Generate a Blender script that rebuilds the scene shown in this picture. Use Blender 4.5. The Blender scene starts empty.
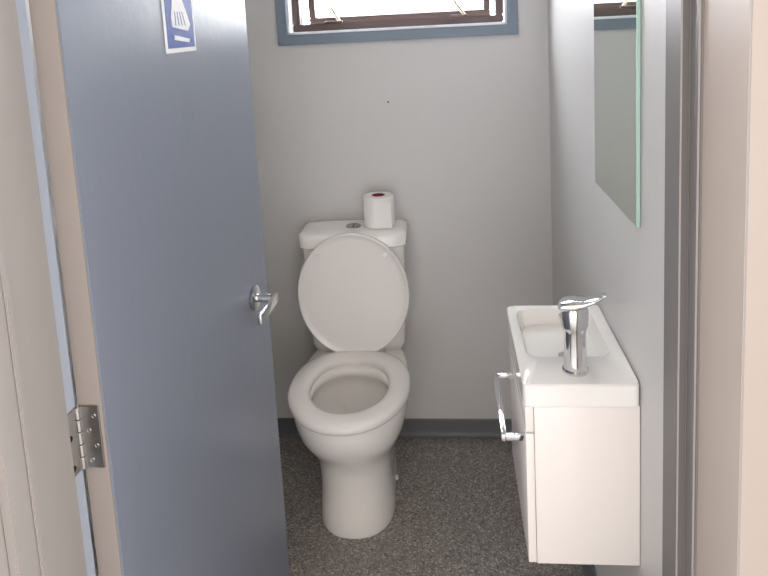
import bpy, bmesh, math, random
from mathutils import Vector, Matrix
random.seed(3)
C=bpy.context; D=bpy.data
C.scene.view_settings.view_transform='Standard'

# ---------------------------------------------------------------- materials
def lin(h):
    h=h.lstrip('#'); o=[]
    for i in (0,2,4):
        c=int(h[i:i+2],16)/255
        o.append(c/12.92 if c<=0.04045 else ((c+0.055)/1.055)**2.4)
    return (*o,1)
def mat(name,col,rough=.5,metal=0,noise=0,nscale=8,bump=0,bscale=200,coat=0,trans=0,ior=1.45,alpha=1):
    m=D.materials.new(name); m.use_nodes=True; n=m.node_tree.nodes; l=m.node_tree.links
    b=n['Principled BSDF']; b.inputs['Base Color'].default_value=lin(col)
    b.inputs['Roughness'].default_value=rough; b.inputs['Metallic'].default_value=metal
    b.inputs['Coat Weight'].default_value=coat; b.inputs['Transmission Weight'].default_value=trans
    b.inputs['IOR'].default_value=ior
    tc=n.new('ShaderNodeTexCoord')
    if noise:
        t=n.new('ShaderNodeTexNoise'); t.inputs['Scale'].default_value=nscale; t.inputs['Detail'].default_value=4
        mx=n.new('ShaderNodeMix'); mx.data_type='RGBA'
        c=lin(col); mx.inputs[6].default_value=tuple(min(1,x*(1-noise)) for x in c[:3])+(1,)
        mx.inputs[7].default_value=tuple(min(1,x*(1+noise)) for x in c[:3])+(1,)
        l.new(tc.outputs['Object'],t.inputs['Vector']); l.new(t.outputs['Fac'],mx.inputs[0]); l.new(mx.outputs[2],b.inputs['Base Color'])
    if bump:
        t=n.new('ShaderNodeTexNoise'); t.inputs['Scale'].default_value=bscale
        bp=n.new('ShaderNodeBump'); bp.inputs['Strength'].default_value=bump; bp.inputs['Distance'].default_value=.002
        l.new(tc.outputs['Object'],t.inputs['Vector']); l.new(t.outputs['Fac'],bp.inputs['Height']); l.new(bp.outputs[0],b.inputs['Normal'])
    return m
M_wall=mat('wall_paint','#cac9c8',.42,noise=.02,nscale=3,bump=.12,bscale=120)
M_hall=mat('hall_paint','#ecdac6',.6,noise=.02,nscale=3,bump=.1)
M_ceil=mat('ceiling_paint','#d8d8d5',.7,noise=.02)
M_door=mat('door_paint','#7b818e',.34,noise=.03,nscale=2,bump=.2,bscale=45)
M_dooredge=mat('door_edge_taupe','#948b85',.5,noise=.04,nscale=20)  # taupe tone of the hinge-side edge
M_frame=mat('frame_paint','#96908c',.4,noise=.03,nscale=6)
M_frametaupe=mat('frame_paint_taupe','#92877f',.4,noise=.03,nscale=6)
M_framedark=mat('frame_paint_shaded','#625f5f',.4,noise=.03,nscale=6)  # shade of the right rebate and stop, put into the frame colour
M_rebate=mat('frame_window_glint','#a9b2c0',.3)  # window light reflected on the left rebate, painted as a pale bluish colour
M_trim=mat('window_trim_paint','#74818f',.4,noise=.03)
M_base=mat('skirting_vinyl','#66686c',.45,noise=.04)
M_alu=mat('bronze_aluminium','#4c3f3c',.4,metal=.3,noise=.05)
M_chrome=mat('chrome','#d9dbdd',.08,metal=1)
M_steel=mat('brushed_steel','#aaa7a4',.3,metal=1,noise=.08,nscale=60)
M_brass=mat('stay_metal','#8f8574',.35,metal=1)
M_dark=mat('dark_hole','#15130f',.8)
M_porc=mat('porcelain','#f1efec',.12,coat=.4,noise=.01)
M_seat=mat('seat_plastic','#e8e5e2',.2,noise=.01)
M_vanity=mat('vanity_gloss_white','#f6f1ee',.2,noise=.01)
M_basin=mat('basin_ceramic','#f8f7f5',.12,coat=.4,noise=.01)
M_paper=mat('tissue_paper','#efedea',.95,bump=.4,bscale=90)
M_core=mat('roll_core','#7a1f2b',.8)
M_white=mat('sign_white','#f2f3f5',.5)
M_blue=mat('sign_blue','#1f3f8f',.5)
M_water=mat('water','#cfd4d0',.02,trans=.9,ior=1.33)
M_mirror=mat('mirror_silver','#d5ded6',.015,metal=1)
M_medge=mat('mirror_glass_edge','#b3d3c6',.15)
M_glass=mat('window_glass','#ffffff',0,trans=1,ior=1.0)

M_floor=mat('speckled_vinyl','#6d6864',.42)
n=M_floor.node_tree.nodes; l=M_floor.node_tree.links; b=n['Principled BSDF']
tc=n.new('ShaderNodeTexCoord')
def vor(scale,stops):
    v=n.new('ShaderNodeTexVoronoi'); v.inputs['Scale'].default_value=scale
    l.new(tc.outputs['Object'],v.inputs['Vector'])
    s=n.new('ShaderNodeSeparateColor'); l.new(v.outputs['Color'],s.inputs[0])
    r=n.new('ShaderNodeValToRGB'); r.color_ramp.interpolation='CONSTANT'
    e=r.color_ramp.elements; e[0].position=0; e[0].color=lin(stops[0][1]); e[1].position=stops[1][0]; e[1].color=lin(stops[1][1])
    for p,c in stops[2:]:
        k=e.new(p); k.color=lin(c)
    l.new(s.outputs[0],r.inputs[0]); return r
r1=vor(290,[(0,'#4a4848'),(.13,'#8b8784'),(.42,'#7d7976'),(.68,'#96918d'),(.88,'#d6d2cd')])
r2=vor(150,[(0,'#64615f'),(.16,'#8c8885'),(.86,'#b4afaa')])
mx=n.new('ShaderNodeMix'); mx.data_type='RGBA'; mx.inputs[0].default_value=.4
l.new(r1.outputs[0],mx.inputs[6]); l.new(r2.outputs[0],mx.inputs[7]); l.new(mx.outputs[2],b.inputs['Base Color'])

# ---------------------------------------------------------------- helpers
def finish(bm,name,m,parent=None,smooth=True,angle=35,mats=None):
    bmesh.ops.recalc_face_normals(bm,faces=bm.faces)
    me=D.meshes.new(name); bm.to_mesh(me); bm.free()
    for x in (mats or [m]): me.materials.append(x)
    o=D.objects.new(name,me); C.collection.objects.link(o)
    if smooth:
        for p in me.polygons: p.use_smooth=True
        me.set_sharp_from_angle(angle=math.radians(angle))
    if parent: o.parent=parent
    return o
def empty(name,loc=(0,0,0),rz=0):
    o=D.objects.new(name,None); o.location=loc; o.rotation_euler=(0,0,rz); o.empty_display_size=.1
    C.collection.objects.link(o); return o
def addbox(bm,a,b_,mi=0):
    x0,y0,z0=a;x1,y1,z1=b_
    v=[bm.verts.new(p) for p in ((x0,y0,z0),(x1,y0,z0),(x1,y1,z0),(x0,y1,z0),(x0,y0,z1),(x1,y0,z1),(x1,y1,z1),(x0,y1,z1))]
    for f in ((0,3,2,1),(4,5,6,7),(0,1,5,4),(1,2,6,5),(2,3,7,6),(3,0,4,7)):
        fc=bm.faces.new([v[i] for i in f]); fc.material_index=mi
def box(name,a,b_,m,parent=None,bev=0,seg=2):
    bm=bmesh.new(); addbox(bm,a,b_)
    if bev: bmesh.ops.bevel(bm,geom=bm.edges[:],offset=bev,segments=seg,affect='EDGES',profile=.5)
    return finish(bm,name,m,parent)
def boxes(name,lst,m,parent=None,bev=0,mats=None):
    bm=bmesh.new()
    for it in lst:
        t=bmesh.new(); addbox(t,it[0],it[1],it[2] if len(it)>2 else 0)
        if bev: bmesh.ops.bevel(t,geom=t.edges[:],offset=bev,segments=2,affect='EDGES')
        me=D.meshes.new('t'); t.to_mesh(me); t.free(); bm.from_mesh(me); D.meshes.remove(me)
    return finish(bm,name,m,parent,mats=mats)
def loft(bm,rings,cap0=True,cap1=True,mi=0,closed=False):
    R=[[bm.verts.new(p) for p in r] for r in rings]; N=len(R[0])
    pairs=list(zip(R[:-1],R[1:]))
    if closed: pairs.append((R[-1],R[0]))
    for a,b_ in pairs:
        for i in range(N):
            f=bm.faces.new((a[i],a[(i+1)%N],b_[(i+1)%N],b_[i])); f.material_index=mi
    if cap0 and not closed: bm.faces.new(R[0][::-1])
    if cap1 and not closed: bm.faces.new(R[-1])
def lathe(name,prof,m,parent=None,N=40,mtx=None,closed=False,caps=True):
    bm=bmesh.new()
    loft(bm,[[(r*math.cos(2*math.pi*i/N),r*math.sin(2*math.pi*i/N),z) for i in range(N)] for r,z in prof],caps,caps,closed=closed)
    if mtx: bm.transform(mtx)
    return finish(bm,name,m,parent)
def axis(p,d):
    q=Vector(d).to_track_quat('Z','Y'); return Matrix.Translation(p)@q.to_matrix().to_4x4()
def rod(name,p,q,r,m,parent=None,N=20,bev=.3):
    p=Vector(p);q=Vector(q);L=(q-p).length;e=r*bev
    return lathe(name,[(r-e,0),(r,e),(r,L-e),(r-e,L)],m,parent,N,axis(p,q-p))
def tube(name,pts,r,m,parent=None,N=16):
    cu=D.curves.new(name,'CURVE'); cu.dimensions='3D'; cu.bevel_depth=r; cu.bevel_resolution=6; cu.use_fill_caps=True
    s=cu.splines.new('POLY'); s.points.add(len(pts)-1)
    for i,p in enumerate(pts): s.points[i].co=(*p,1)
    o=D.objects.new(name,cu); C.collection.objects.link(o)
    dg=C.evaluated_depsgraph_get(); me=D.meshes.new_from_object(o.evaluated_get(dg)); D.objects.remove(o)
    o=D.objects.new(name,me); C.collection.objects.link(o); me.materials.clear(); me.materials.append(m)
    for p in me.polygons: p.use_smooth=True
    if parent: o.parent=parent
    return o

# ---------------------------------------------------------------- room shell
XL,XR,YB,H=-.92,.322,2.269,2.4
YF0,YF1=.60,.82            # front wall (with the doorway)
JL,JR=-.517,.248           # doorway faces
box('floor',(-1.6,-1.3,-.08),(1.4,YB+.12,0),M_floor)
box('ceiling',(XL-.1,YF0,H),(XR+.1,YB+.12,H+.08),M_ceil)
box('wall_left',(XL-.1,YF1,0),(XL,YB+.12,H),M_wall)
box('wall_right',(XR,YF1,0),(XR+.1,YB+.12,H),M_wall)
WX0,WX1,WZ0,WZ1=-.527,.192,1.437,2.03
boxes('wall_back',[((XL,YB,0),(XR,YB+.12,WZ0)),((XL,YB,WZ1),(XR,YB+.12,H)),((XL,YB,WZ0),(WX0,YB+.12,WZ1)),((WX1,YB,WZ0),(XR,YB+.12,WZ1))],M_wall)
DH=2.04
boxes('wall_front',[((-1.6,YF0,0),(JL-.03,YF1,H)),((JR+.03,YF0,0),(1.4,YF1,H)),((JL-.03,YF0,DH+.03),(JR+.03,YF1,H))],M_hall)
# coved skirtings
def skirt(name,p0,p1,nrm):
    bm=bmesh.new(); p0=Vector(p0);p1=Vector(p1);nrm=Vector(nrm)
    prof=[(0,.001),(.020,.001),(.013,.003),(.008,.009),(.006,.018),(.006,.060),(.003,.064),(0,.064)]
    rings=[[tuple(p+nrm*a+Vector((0,0,z))) for a,z in prof] for p in (p0,p1)]
    loft(bm,rings); return finish(bm,name,M_base)
skirt('baseboard_back',(XL,YB,0),(XR,YB,0),(0,-1,0))
skirt('baseboard_right',(XR,YF1+.001,0),(XR,YB-.03,0),(-1,0,0))
skirt('baseboard_left',(XL,YF1+.001,0),(XL,YB-.03,0),(1,0,0))
# door frame
boxes('trim_1',[
  ((JL-.03,YF0-.004,0),(JL,.784,DH),0),                    # left liner
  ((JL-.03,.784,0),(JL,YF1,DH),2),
  ((JL,.655,0),(JL+.012,.782,DH),0),                     # left stop
  ((JL+.012,.69,0),(JL+.016,.70,DH),0),
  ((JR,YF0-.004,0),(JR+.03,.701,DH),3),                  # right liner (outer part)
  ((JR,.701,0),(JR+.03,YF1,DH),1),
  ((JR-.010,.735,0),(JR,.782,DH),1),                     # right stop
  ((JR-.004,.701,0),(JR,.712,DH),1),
  ((JL-.03,YF0-.004,DH),(JR+.03,YF1,DH+.03),0),
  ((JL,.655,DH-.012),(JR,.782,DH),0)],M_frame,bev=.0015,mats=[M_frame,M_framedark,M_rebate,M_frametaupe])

# ---------------------------------------------------------------- window
W=empty('window_1')
t=.034
yy0=YB-.016
boxes('trim_surround',[((WX0-t,yy0,WZ0-t),(WX1+t,YB,WZ0)),((WX0-t,yy0,WZ1),(WX1+t,YB,WZ1+t)),((WX0-t,yy0,WZ0),(WX0,YB,WZ1)),((WX1,yy0,WZ0),(WX1+t,YB,WZ1))],M_trim,W,bev=.002)
def frame(name,x0,x1,z0,z1,y0,y1,w,m,parent):
    return boxes(name,[((x0,y0,z0),(x1,y1,z0+w)),((x0,y0,z1-w),(x1,y1,z1)),((x0,y0,z0+w),(x0+w,y1,z1-w)),((x1-w,y0,z0+w),(x1,y1,z1-w))],m,parent,bev=.002)
frame('reveal_lining',WX0,WX1,WZ0,WZ1,YB-.004,YB+.05,.008,M_white,W)
frame('outer_frame',WX0+.008,WX1-.008,WZ0+.008,WZ1-.008,YB+.045,YB+.105,.024,M_alu,W)
S=empty('awning_sash',(0,YB+.105,WZ1-.035)); S.parent=W; S.rotation_euler=(math.radians(7),0,0)
hgt=WZ1-WZ0-.062
frame('sash_frame',WX0+.042,WX1-.042,-hgt,0,-.005,.03,.022,M_alu,S)
box('sash_glass',(WX0+.062,.012,-hgt+.020),(WX1-.062,.016,-.020),M_glass,S)
for i,x in enumerate((-.38,.04)):
    tube('stay_%d'%i,[(x+.02,YB+.055,WZ0+.036),(x+.008,YB+.07,WZ0+.052),(x-.014,YB+.10,WZ0+.085)],.005,M_brass,W)
    box('stay_catch_%d'%i,(x-.03,YB+.040,WZ0+.029),(x+.03,YB+.058,WZ0+.039),M_alu,W,bev=.002)
rod('wall_screw',(-.205,YB+.004,1.2),(-.205,YB-.002,1.2),.003,M_dark)

# ---------------------------------------------------------------- door
hx,hy=JL+.002,.824
DW=.715; th=.036
ang=math.atan2(.715,.028)    # leaf direction from hinge
Dr=empty('door_1',(hx,hy,0)); 
Dr.rotation_euler=(0,0,ang-math.pi/2)
boxes('door_leaf',[((0,.001,.012),(th,DW,DH-.018),0)],M_door,Dr,bev=.0015)
box('hinge_edge_face',(.0,-.0015,.012),(th-.002,.001,DH-.018),M_dooredge,Dr)
# lever handle
HZ=.868; HYl=DW-.105
lathe('handle_rose',[(.026,0),(.028,.003),(.028,.008),(.024,.010),(.010,.011)],M_chrome,Dr,36,axis((th,HYl,HZ),(1,0,0)))
rod('handle_neck',(th+.008,HYl,HZ),(th+.056,HYl,HZ),.0095,M_chrome,Dr)
box('handle_lever',(th+.046,HYl-.112,HZ-.013),(th+.056,HYl+.011,HZ+.011),M_chrome,Dr,bev=.003,seg=3)
box('latch_plate',(.006,DW-.001,HZ-.04),(th-.006,DW+.001,HZ+.04),M_steel,Dr)
lathe('handle_rose_inner',[(.024,0),(.026,.003),(.026,.008),(.010,.011)],M_chrome,Dr,36,axis((0,HYl,HZ),(-1,0,0)))
rod('handle_neck_inner',(-.008,HYl,HZ),(-.052,HYl,HZ),.0095,M_chrome,Dr)
box('handle_lever_inner',(-.055,HYl-.118,HZ-.011),(-.042,HYl+.012,HZ+.011),M_chrome,Dr,bev=.005,seg=3)
# butt hinges
for k,z0 in enumerate((.21,.882,1.75)):
    hgh=.090
    pts=[((-.0025,-.062,z0),(-.0,-.006,z0+hgh)),((0.003,-.0045,z0),(th-.006,-.0018,z0+hgh))]
    boxes('hinge_leaves_%d'%k,pts,M_steel,Dr,bev=.0008)
    for j in range(5):
        rod('hinge_knuckle_%d_%d'%(k,j),(0,-.006,z0+j*hgh/5+.0006),(0,-.006,z0+(j+1)*hgh/5-.0006),.0055,M_steel,Dr,N=16,bev=.15)
    for j in range(4):
        zz=z0+.012+j*.0215
        rod('hinge_screw_a_%d_%d'%(k,j),(-.0006,-.026-(j%2)*.013,zz),(.0006,-.026-(j%2)*.013,zz),.0042,M_dark,Dr,N=14)
        rod('hinge_screw_b_%d_%d'%(k,j),(.014+(j%2)*.009,-.0042,zz),(.014+(j%2)*.009,-.0052,zz),.003,M_steel,Dr,N=14)
# sign, on the leaf
SG=empty('door_sign',(hx,hy,0)); SG.rotation_euler=Dr.rotation_euler
def signbox(name,y0,y1,z0,z1,d,m): return box(name,(th+.0003,y0,z0),(th+d,y1,z1),m,SG,bev=.0003,seg=1)
y0,y1,z0,z1=.290,.415,1.428,1.64
signbox('sign_plate',y0,y1,z0,z1,.002,M_white)
signbox('sign_blue_field',y0+.007,y1-.007,z0+.008,z1-.010,.0026,M_blue)
def poly(name,pts,m,d=.0034):
    bm=bmesh.new(); loft(bm,[[(th+.001,a,b_) for a,b_ in pts],[(th+d,a,b_) for a,b_ in pts]]); return finish(bm,name,m,SG)
cyy=(y0+y1)/2
poly('sign_figure_body',[(cyy-.034,z0+.044),(cyy+.030,z0+.036),(cyy+.040,z0+.048),(cyy+.026,z0+.072),(cyy+.008,z0+.10),(cyy-.010,z0+.15),(cyy-.024,z0+.17),(cyy-.026,z0+.09),(cyy-.036,z0+.06)],M_white)
for i in range(4):
    poly('sign_figure_stripe_%d'%i,[(cyy-.022+i*.013,z0+.046),(cyy-.0195+i*.013,z0+.046),(cyy-.020+i*.0095,z0+.07),(cyy-.022+i*.0095,z0+.07)],M_blue,.0038)
poly('sign_figure_base',[(cyy-.030,z0+.022),(cyy+.030,z0+.016),(cyy+.034,z0+.022),(cyy-.028,z0+.030)],M_white)

# ---------------------------------------------------------------- toilet  (local: y=0 wall side, front = -y)
T=empty('toilet',(-.334,YB-.004,0),math.radians(1.4))
N=64
def sect(z,hw,yf,yw,yb,pf=2.0,pb=3.0,dx=0):
    out=[]
    for i in range(N):
        a=2*math.pi*i/N; s,c=math.sin(a),math.cos(a)
        p=pf if c>=0 else pb
        x=hw*math.copysign(abs(s)**(2/p),s)
        y=yw-(yw-yf)*abs(c)**(2/p) if c>=0 else yw+(yb-yw)*abs(c)**(2/p)
        out.append((x+dx,y,z))
    return out
bm=bmesh.new()
rings=[sect(0,.113,-.500,-.35,-.06,2.3,4),sect(.012,.115,-.505,-.35,-.06,2.3,4),sect(.05,.111,-.497,-.35,-.06,2.3,4),
 sect(.12,.107,-.490,-.35,-.06,2.3,4),sect(.18,.110,-.493,-.35,-.06,2.3,4),sect(.215,.117,-.506,-.36,-.06,2.25,4),
 sect(.245,.129,-.528,-.37,-.055,2.2,4),sect(.275,.143,-.556,-.38,-.05,2.15,3.6),sect(.31,.157,-.584,-.39,-.045,2.1,3.2),
 sect(.35,.166,-.600,-.395,-.04,2.05,3),sect(.385,.168,-.606,-.395,-.03,2.05,3),sect(.396,.166,-.604,-.395,-.03,2.05,3),sect(.40,.158,-.596,-.395,-.035,2.05,3),
 sect(.40,.118,-.545,-.405,-.27,2,2.4),sect(.392,.112,-.538,-.405,-.275,2,2.4),sect(.375,.112,-.538,-.405,-.275,2,2.4),sect(.368,.120,-.546,-.405,-.268,2,2.3),
 sect(.34,.119,-.545,-.405,-.268,2,2.3),sect(.30,.105,-.525,-.40,-.275,2,2.2),sect(.26,.083,-.485,-.39,-.285,2,2),sect(.225,.058,-.43,-.37,-.295,2,2),sect(.19,.040,-.385,-.345,-.30,2,2),sect(.15,.032,-.37,-.335,-.30,2,2)]
loft(bm,rings); finish(bm,'bowl_and_pedestal',M_porc,T,angle=60)
bm=bmesh.new(); loft(bm,[sect(.232,.066,-.445,-.37,-.292,2,2),sect(.233,.0665,-.446,-.37,-.292,2,2)]); finish(bm,'bowl_water',M_water,T)
# cistern
def rrect(z,hx_,y0_,y1_,p=6,bulge=0):
    out=[]; cy_=(y0_+y1_)/2; hy_=(y1_-y0_)/2
    for i in range(N):
        a=2*math.pi*i/N; s,c=math.sin(a),math.cos(a)
        x=hx_*math.copysign(abs(s)**(2/p),s); y=cy_-hy_*math.copysign(abs(c)**(2/p),c)
        if c>0: y-=bulge*(1-(x/hx_)**2)
        out.append((x,y,z))
    return out
bm=bmesh.new()
loft(bm,[rrect(.40,.148,-.150,-.004,6,.008),rrect(.42,.155,-.156,-.003,6,.01),rrect(.55,.160,-.160,-.002,6,.012),rrect(.768,.167,-.163,-.001,7,.014)])
finish(bm,'cistern_tank',M_porc,T,angle=60)
bm=bmesh.new()
loft(bm,[rrect(.754,.171,-.166,-.0,7,.014),rrect(.758,.175,-.171,-.0,7,.015),rrect(.790,.177,-.172,.0,7,.015),rrect(.799,.173,-.168,-.002,7,.015),rrect(.804,.160,-.156,-.010,6,.013),rrect(.806,.12,-.125,-.03,5,.01)])
finish(bm,'cistern_lid',M_porc,T,angle=50)
lathe('flush_button_bezel',[(.026,.0),(.026,.003),(.023,.005),(.021,.0035),(.0,.0035)],M_steel,T,36,Matrix.Translation((0,-.095,.804)))
box('flush_button_split',(-.001,-.117,.8075),(.001,-.073,.809),M_dark,T)
# seat ring
def eggR(o,z):   # o: 0 outer .. 1 inner
    hw=.177+(.114-.177)*o; yf=-.630+o*.078; yb=-.190-o*.068; 
    return sect(z,hw,yf,-.405,yb,2.0,2.5-.2*o)
bm=bmesh.new()
prof=[(.03,.402),(0,.406),(-.0,.416),(.04,.422),(.18,.4265),(.5,.428),(.82,.4255),(.96,.420),(1.0,.412),(.97,.402)]
loft(bm,[eggR(o,z) for o,z in prof],closed=True); finish(bm,'seat_ring',M_seat,T,angle=70)
box('seat_hinge_bar',(-.085,-.196,.404),(.085,-.176,.432),M_seat,T,bev=.006,seg=3)
for i,x in enumerate((-.07,.07)):
    lathe('hinge_post_%d'%i,[(.017,0),(.017,.012),(.012,.016)],M_seat,T,24,Matrix.Translation((x,-.176,.398)))
# lid raised
L=empty('seat_lid',(0,-.203,.430)); L.parent=T; L.rotation_euler=(math.radians(-1.5),0,0)
def lidout(s,y):   # outline in x-z plane
    out=[]; zc=.185; zt=.384; zb=-.022
    for i in range(N):
        a=2*math.pi*i/N; sn,c=math.sin(a),math.cos(a)
        if c>=0: x=.178*sn; z=zc+(zt-zc)*c
        else: x=.178*math.copysign(abs(sn)**(2/2.0),sn); z=zc-(zc-zb)*abs(c)**(2/2.0)
        out.append((x*s,y,zc+(z-zc)*s))
    return out
bm=bmesh.new()
loft(bm,[lidout(.9,.010),lidout(.975,.008),lidout(1,.003),lidout(1,-.006),lidout(.985,-.0085),lidout(.965,-.0075),lidout(.95,-.0045),lidout(.88,-.003),lidout(.5,-.002)])
finish(bm,'lid_panel',M_seat,L,angle=60)
for i,x in enumerate((-.106,.106)):
    lathe('lid_buffer_%d'%i,[(.008,0),(.008,.004),(.006,.007)],M_white,L,20,axis((x,-.004,.310),(0,-1,0)))
# supply valve
rod('supply_stub',(-.185,-.002,.24),(-.185,-.04,.24),.008,M_chrome,T)
rod('supply_valve',(-.205,-.04,.24),(-.160,-.04,.24),.012,M_steel,T)
tube('supply_hose',[(-.178,-.04,.24),(-.180,-.045,.28),(-.165,-.05,.34),(-.135,-.06,.40)],.006,M_steel,T)
for i,x in enumerate((-.112,.112)):
    rod('floor_bolt_cap_%d'%i,(x,-.30,.05),(x*1.08,-.30,.05),.008,M_seat,T)

# toilet roll standing on the cistern
R=empty('toilet_paper_roll',(-.245,YB-.092,.8065))
lathe('paper_wrap',[(.021,.0),(.048,.0),(.050,.002),(.050,.098),(.048,.1),(.021,.1)],M_paper,R,48,closed=True)
lathe('core_tube',[(.0185,.0),(.0215,.0),(.0215,.1005),(.0185,.1005)],M_core,R,32,closed=True)
lathe('core_plug',[(.0186,.0),(.0186,.093)],M_core,R,32)
box('loose_sheet',(-.012,-.0515,.002),(.044,-.0495,.09),M_paper,R)

# ---------------------------------------------------------------- vanity
V=empty('bathroom_vanity')
VX0,VY0,VY1,VZ=.112,1.185,1.540,.797
cab0=VX0+.020
box('cabinet_end_panel_near',(cab0,VY0+.008,.430),(XR-.001,VY0+.024,.752),M_vanity,V,bev=.001)
box('cabinet_end_panel_far',(cab0,VY1-.024,.430),(XR-.001,VY1-.008,.752),M_vanity,V,bev=.001)
box('cabinet_carcass',(cab0,VY0+.024,.430),(XR-.001,VY1-.024,.745),M_vanity,V)
box('cabinet_fascia',(cab0-.016,VY0+.008,.700),(cab0-.001,VY1-.008,.750),M_vanity,V,bev=.001)
box('cabinet_door',(cab0-.016,VY0+.008,.432),(cab0-.001,VY1-.008,.696),M_vanity,V,bev=.001)
hX=cab0-.016
for i,y in enumerate((1.207,1.432)):
    box('handle_arm_%d'%i,(hX-.038,y-.006,.676),(hX,y+.006,.688),M_chrome,V,bev=.0015)
box('handle_bar',(hX-.044,1.201,.675),(hX-.034,1.438,.689),M_chrome,V,bev=.0015)
def rr(z,x0,x1,y0_,y1_,p):
    cx,cy_=(x0+x1)/2,(y0_+y1_)/2;hx_,hy_=(x1-x0)/2,(y1_-y0_)/2;out=[]
    for i in range(N):
        a=2*math.pi*(i+.5)/N; s,c=math.sin(a),math.cos(a)
        out.append((cx+hx_*math.copysign(abs(s)**(2/p),s),cy_-hy_*math.copysign(abs(c)**(2/p),c),z))
    return out
bm=bmesh.new(); X1=XR-.001
bx0,bx1,by0,by1=VX0+.016,X1-.022,1.292,VY1-.014
loft(bm,[rr(.753,VX0+.002,X1,VY0+.002,VY1-.002,26),rr(.755,VX0,X1,VY0,VY1,26),rr(.794,VX0,X1,VY0,VY1,26),rr(VZ,VX0+.003,X1-.002,VY0+.003,VY1-.003,26),
 rr(VZ,bx0,bx1,by0,by1,8),rr(VZ-.002,bx0+.003,bx1-.003,by0+.003,by1-.003,8),rr(.775,bx0+.008,bx1-.008,by0+.012,by1-.005,7),rr(.758,bx0+.014,bx1-.014,by0+.035,by1-.008,6),
 rr(.7555,bx0+.03,bx1-.03,by0+.06,by1-.03,5)])
finish(bm,'washbasin',M_basin,V,angle=40)
lathe('basin_waste',[(.018,0),(.018,.002),(.014,.003)],M_chrome,V,28,Matrix.Translation((.222,1.375,.7553)))
# mixer tap
F=empty('basin_mixer_tap',(.215,1.238,VZ))
lathe('tap_body',[(.0245,0),(.0245,.004),(.0215,.007),(.0205,.03),(.0200,.078),(.0225,.086),(.0245,.092),(.0250,.120),(.022,.128),(.010,.131)],M_chrome,F,44)
bm=bmesh.new()
def tsec(y,z,w,h,p=3.5): 
    return [(w*math.copysign(abs(math.cos(2*math.pi*i/24))**(2/p),math.cos(2*math.pi*i/24)),y,z+h*math.copysign(abs(math.sin(2*math.pi*i/24))**(2/p),math.sin(2*math.pi*i/24))) for i in range(24)]
loft(bm,[tsec(.0,.064,.016,.013),tsec(.04,.066,.015,.011),tsec(.09,.064,.0145,.009),tsec(.105,.060,.014,.008)])
finish(bm,'tap_spout',M_chrome,F)
bm=bmesh.new()
def lsec(x,z,w,h,p=3):
    return [(x,w*math.copysign(abs(math.cos(2*math.pi*i/24))**(2/p),math.cos(2*math.pi*i/24)),z+h*math.copysign(abs(math.sin(2*math.pi*i/24))**(2/p),math.sin(2*math.pi*i/24))) for i in range(24)]
loft(bm,[lsec(-.028,.126,.012,.006),lsec(-.022,.128,.021,.010),lsec(0,.132,.025,.011),lsec(.018,.136,.022,.008),lsec(.036,.144,.019,.005),lsec(.050,.151,.016,.004),lsec(.055,.153,.010,.002)])
bm.transform(Matrix.Rotation(math.radians(-18),4,'Z')); finish(bm,'tap_lever',M_chrome,F)

# ---------------------------------------------------------------- mirror
Mi=empty('wall_mirror')
box('mirror_glass_body',(XR-.007,1.193,1.085),(XR-.001,1.535,1.78),M_medge,Mi,bev=.0006,seg=1)
box('mirror_silvered_face',(XR-.0076,1.1955,1.0875),(XR-.0071,1.5325,1.7775),M_mirror,Mi)

# ---------------------------------------------------------------- light : overcast daylight behind the window, dimmer/warmer hall side
w=D.worlds.new('World'); C.scene.world=w; w.use_nodes=True
nt=w.node_tree; bg=nt.nodes['Background']
tcw=nt.nodes.new('ShaderNodeTexCoord'); sp=nt.nodes.new('ShaderNodeSeparateXYZ'); rp=nt.nodes.new('ShaderNodeValToRGB')
nt.links.new(tcw.outputs['Generated'],sp.inputs[0])
mr=nt.nodes.new('ShaderNodeMapRange'); mr.inputs[1].default_value=-1; mr.inputs[2].default_value=1
nt.links.new(sp.outputs['Z'],mr.inputs[0]); nt.links.new(mr.outputs[0],rp.inputs[0])
e=rp.color_ramp.elements; e[0].position=.36; e[0].color=(.42,.41,.41,1); e[1].position=.48; e[1].color=(.72,.74,.79,1)
k=e.new(.57); k.color=(.62,.59,.56,1)
k=e.new(.72); k.color=(.24,.20,.16,1)
my=nt.nodes.new('ShaderNodeMapRange'); my.inputs[1].default_value=-.4; my.inputs[2].default_value=.4
nt.links.new(sp.outputs['Y'],my.inputs[0])
dm=nt.nodes.new('ShaderNodeMix'); dm.data_type='RGBA'; dm.inputs[7].default_value=(2.8,2.83,2.95,1)
nt.links.new(my.outputs[0],dm.inputs[0]); nt.links.new(rp.outputs[0],dm.inputs[6])
nt.links.new(dm.outputs[2],bg.inputs[0]); bg.inputs[1].default_value=5.2
la=D.lights.new('hall_warm_fill','AREA'); la.shape='RECTANGLE'; la.size=1.2; la.size_y=.6; la.energy=13; la.color=(1,.90,.80)  # warm fill added behind the camera, no real fitting there
lo=D.objects.new('hall_warm_fill',la); lo.location=(.1,-.5,2.38); C.collection.objects.link(lo)

# ---------------------------------------------------------------- camera
yaw,pitch,roll=[math.radians(a) for a in (5.603,8.119,2.963)]
fwd=Vector((-math.sin(yaw)*math.cos(pitch),math.cos(yaw)*math.cos(pitch),-math.sin(pitch)))
right=Vector((math.cos(yaw),math.sin(yaw),0)); up=right.cross(fwd)
r2=right*math.cos(roll)-up*math.sin(roll); u2=up*math.cos(roll)+right*math.sin(roll)
cam=D.cameras.new('camera'); co=D.objects.new('camera',cam); C.collection.objects.link(co)
m=Matrix.Identity(4)
for i in range(3): m[i][0]=r2[i]; m[i][1]=u2[i]; m[i][2]=-fwd[i]
m[0][3],m[1][3],m[2][3]=0,0,1.46
co.matrix_world=m
cam.sensor_fit='HORIZONTAL'; cam.sensor_width=36; cam.lens=688.3*36/768; cam.shift_y=-(288-121.5)/768
cam.clip_start=.02
C.scene.camera=co
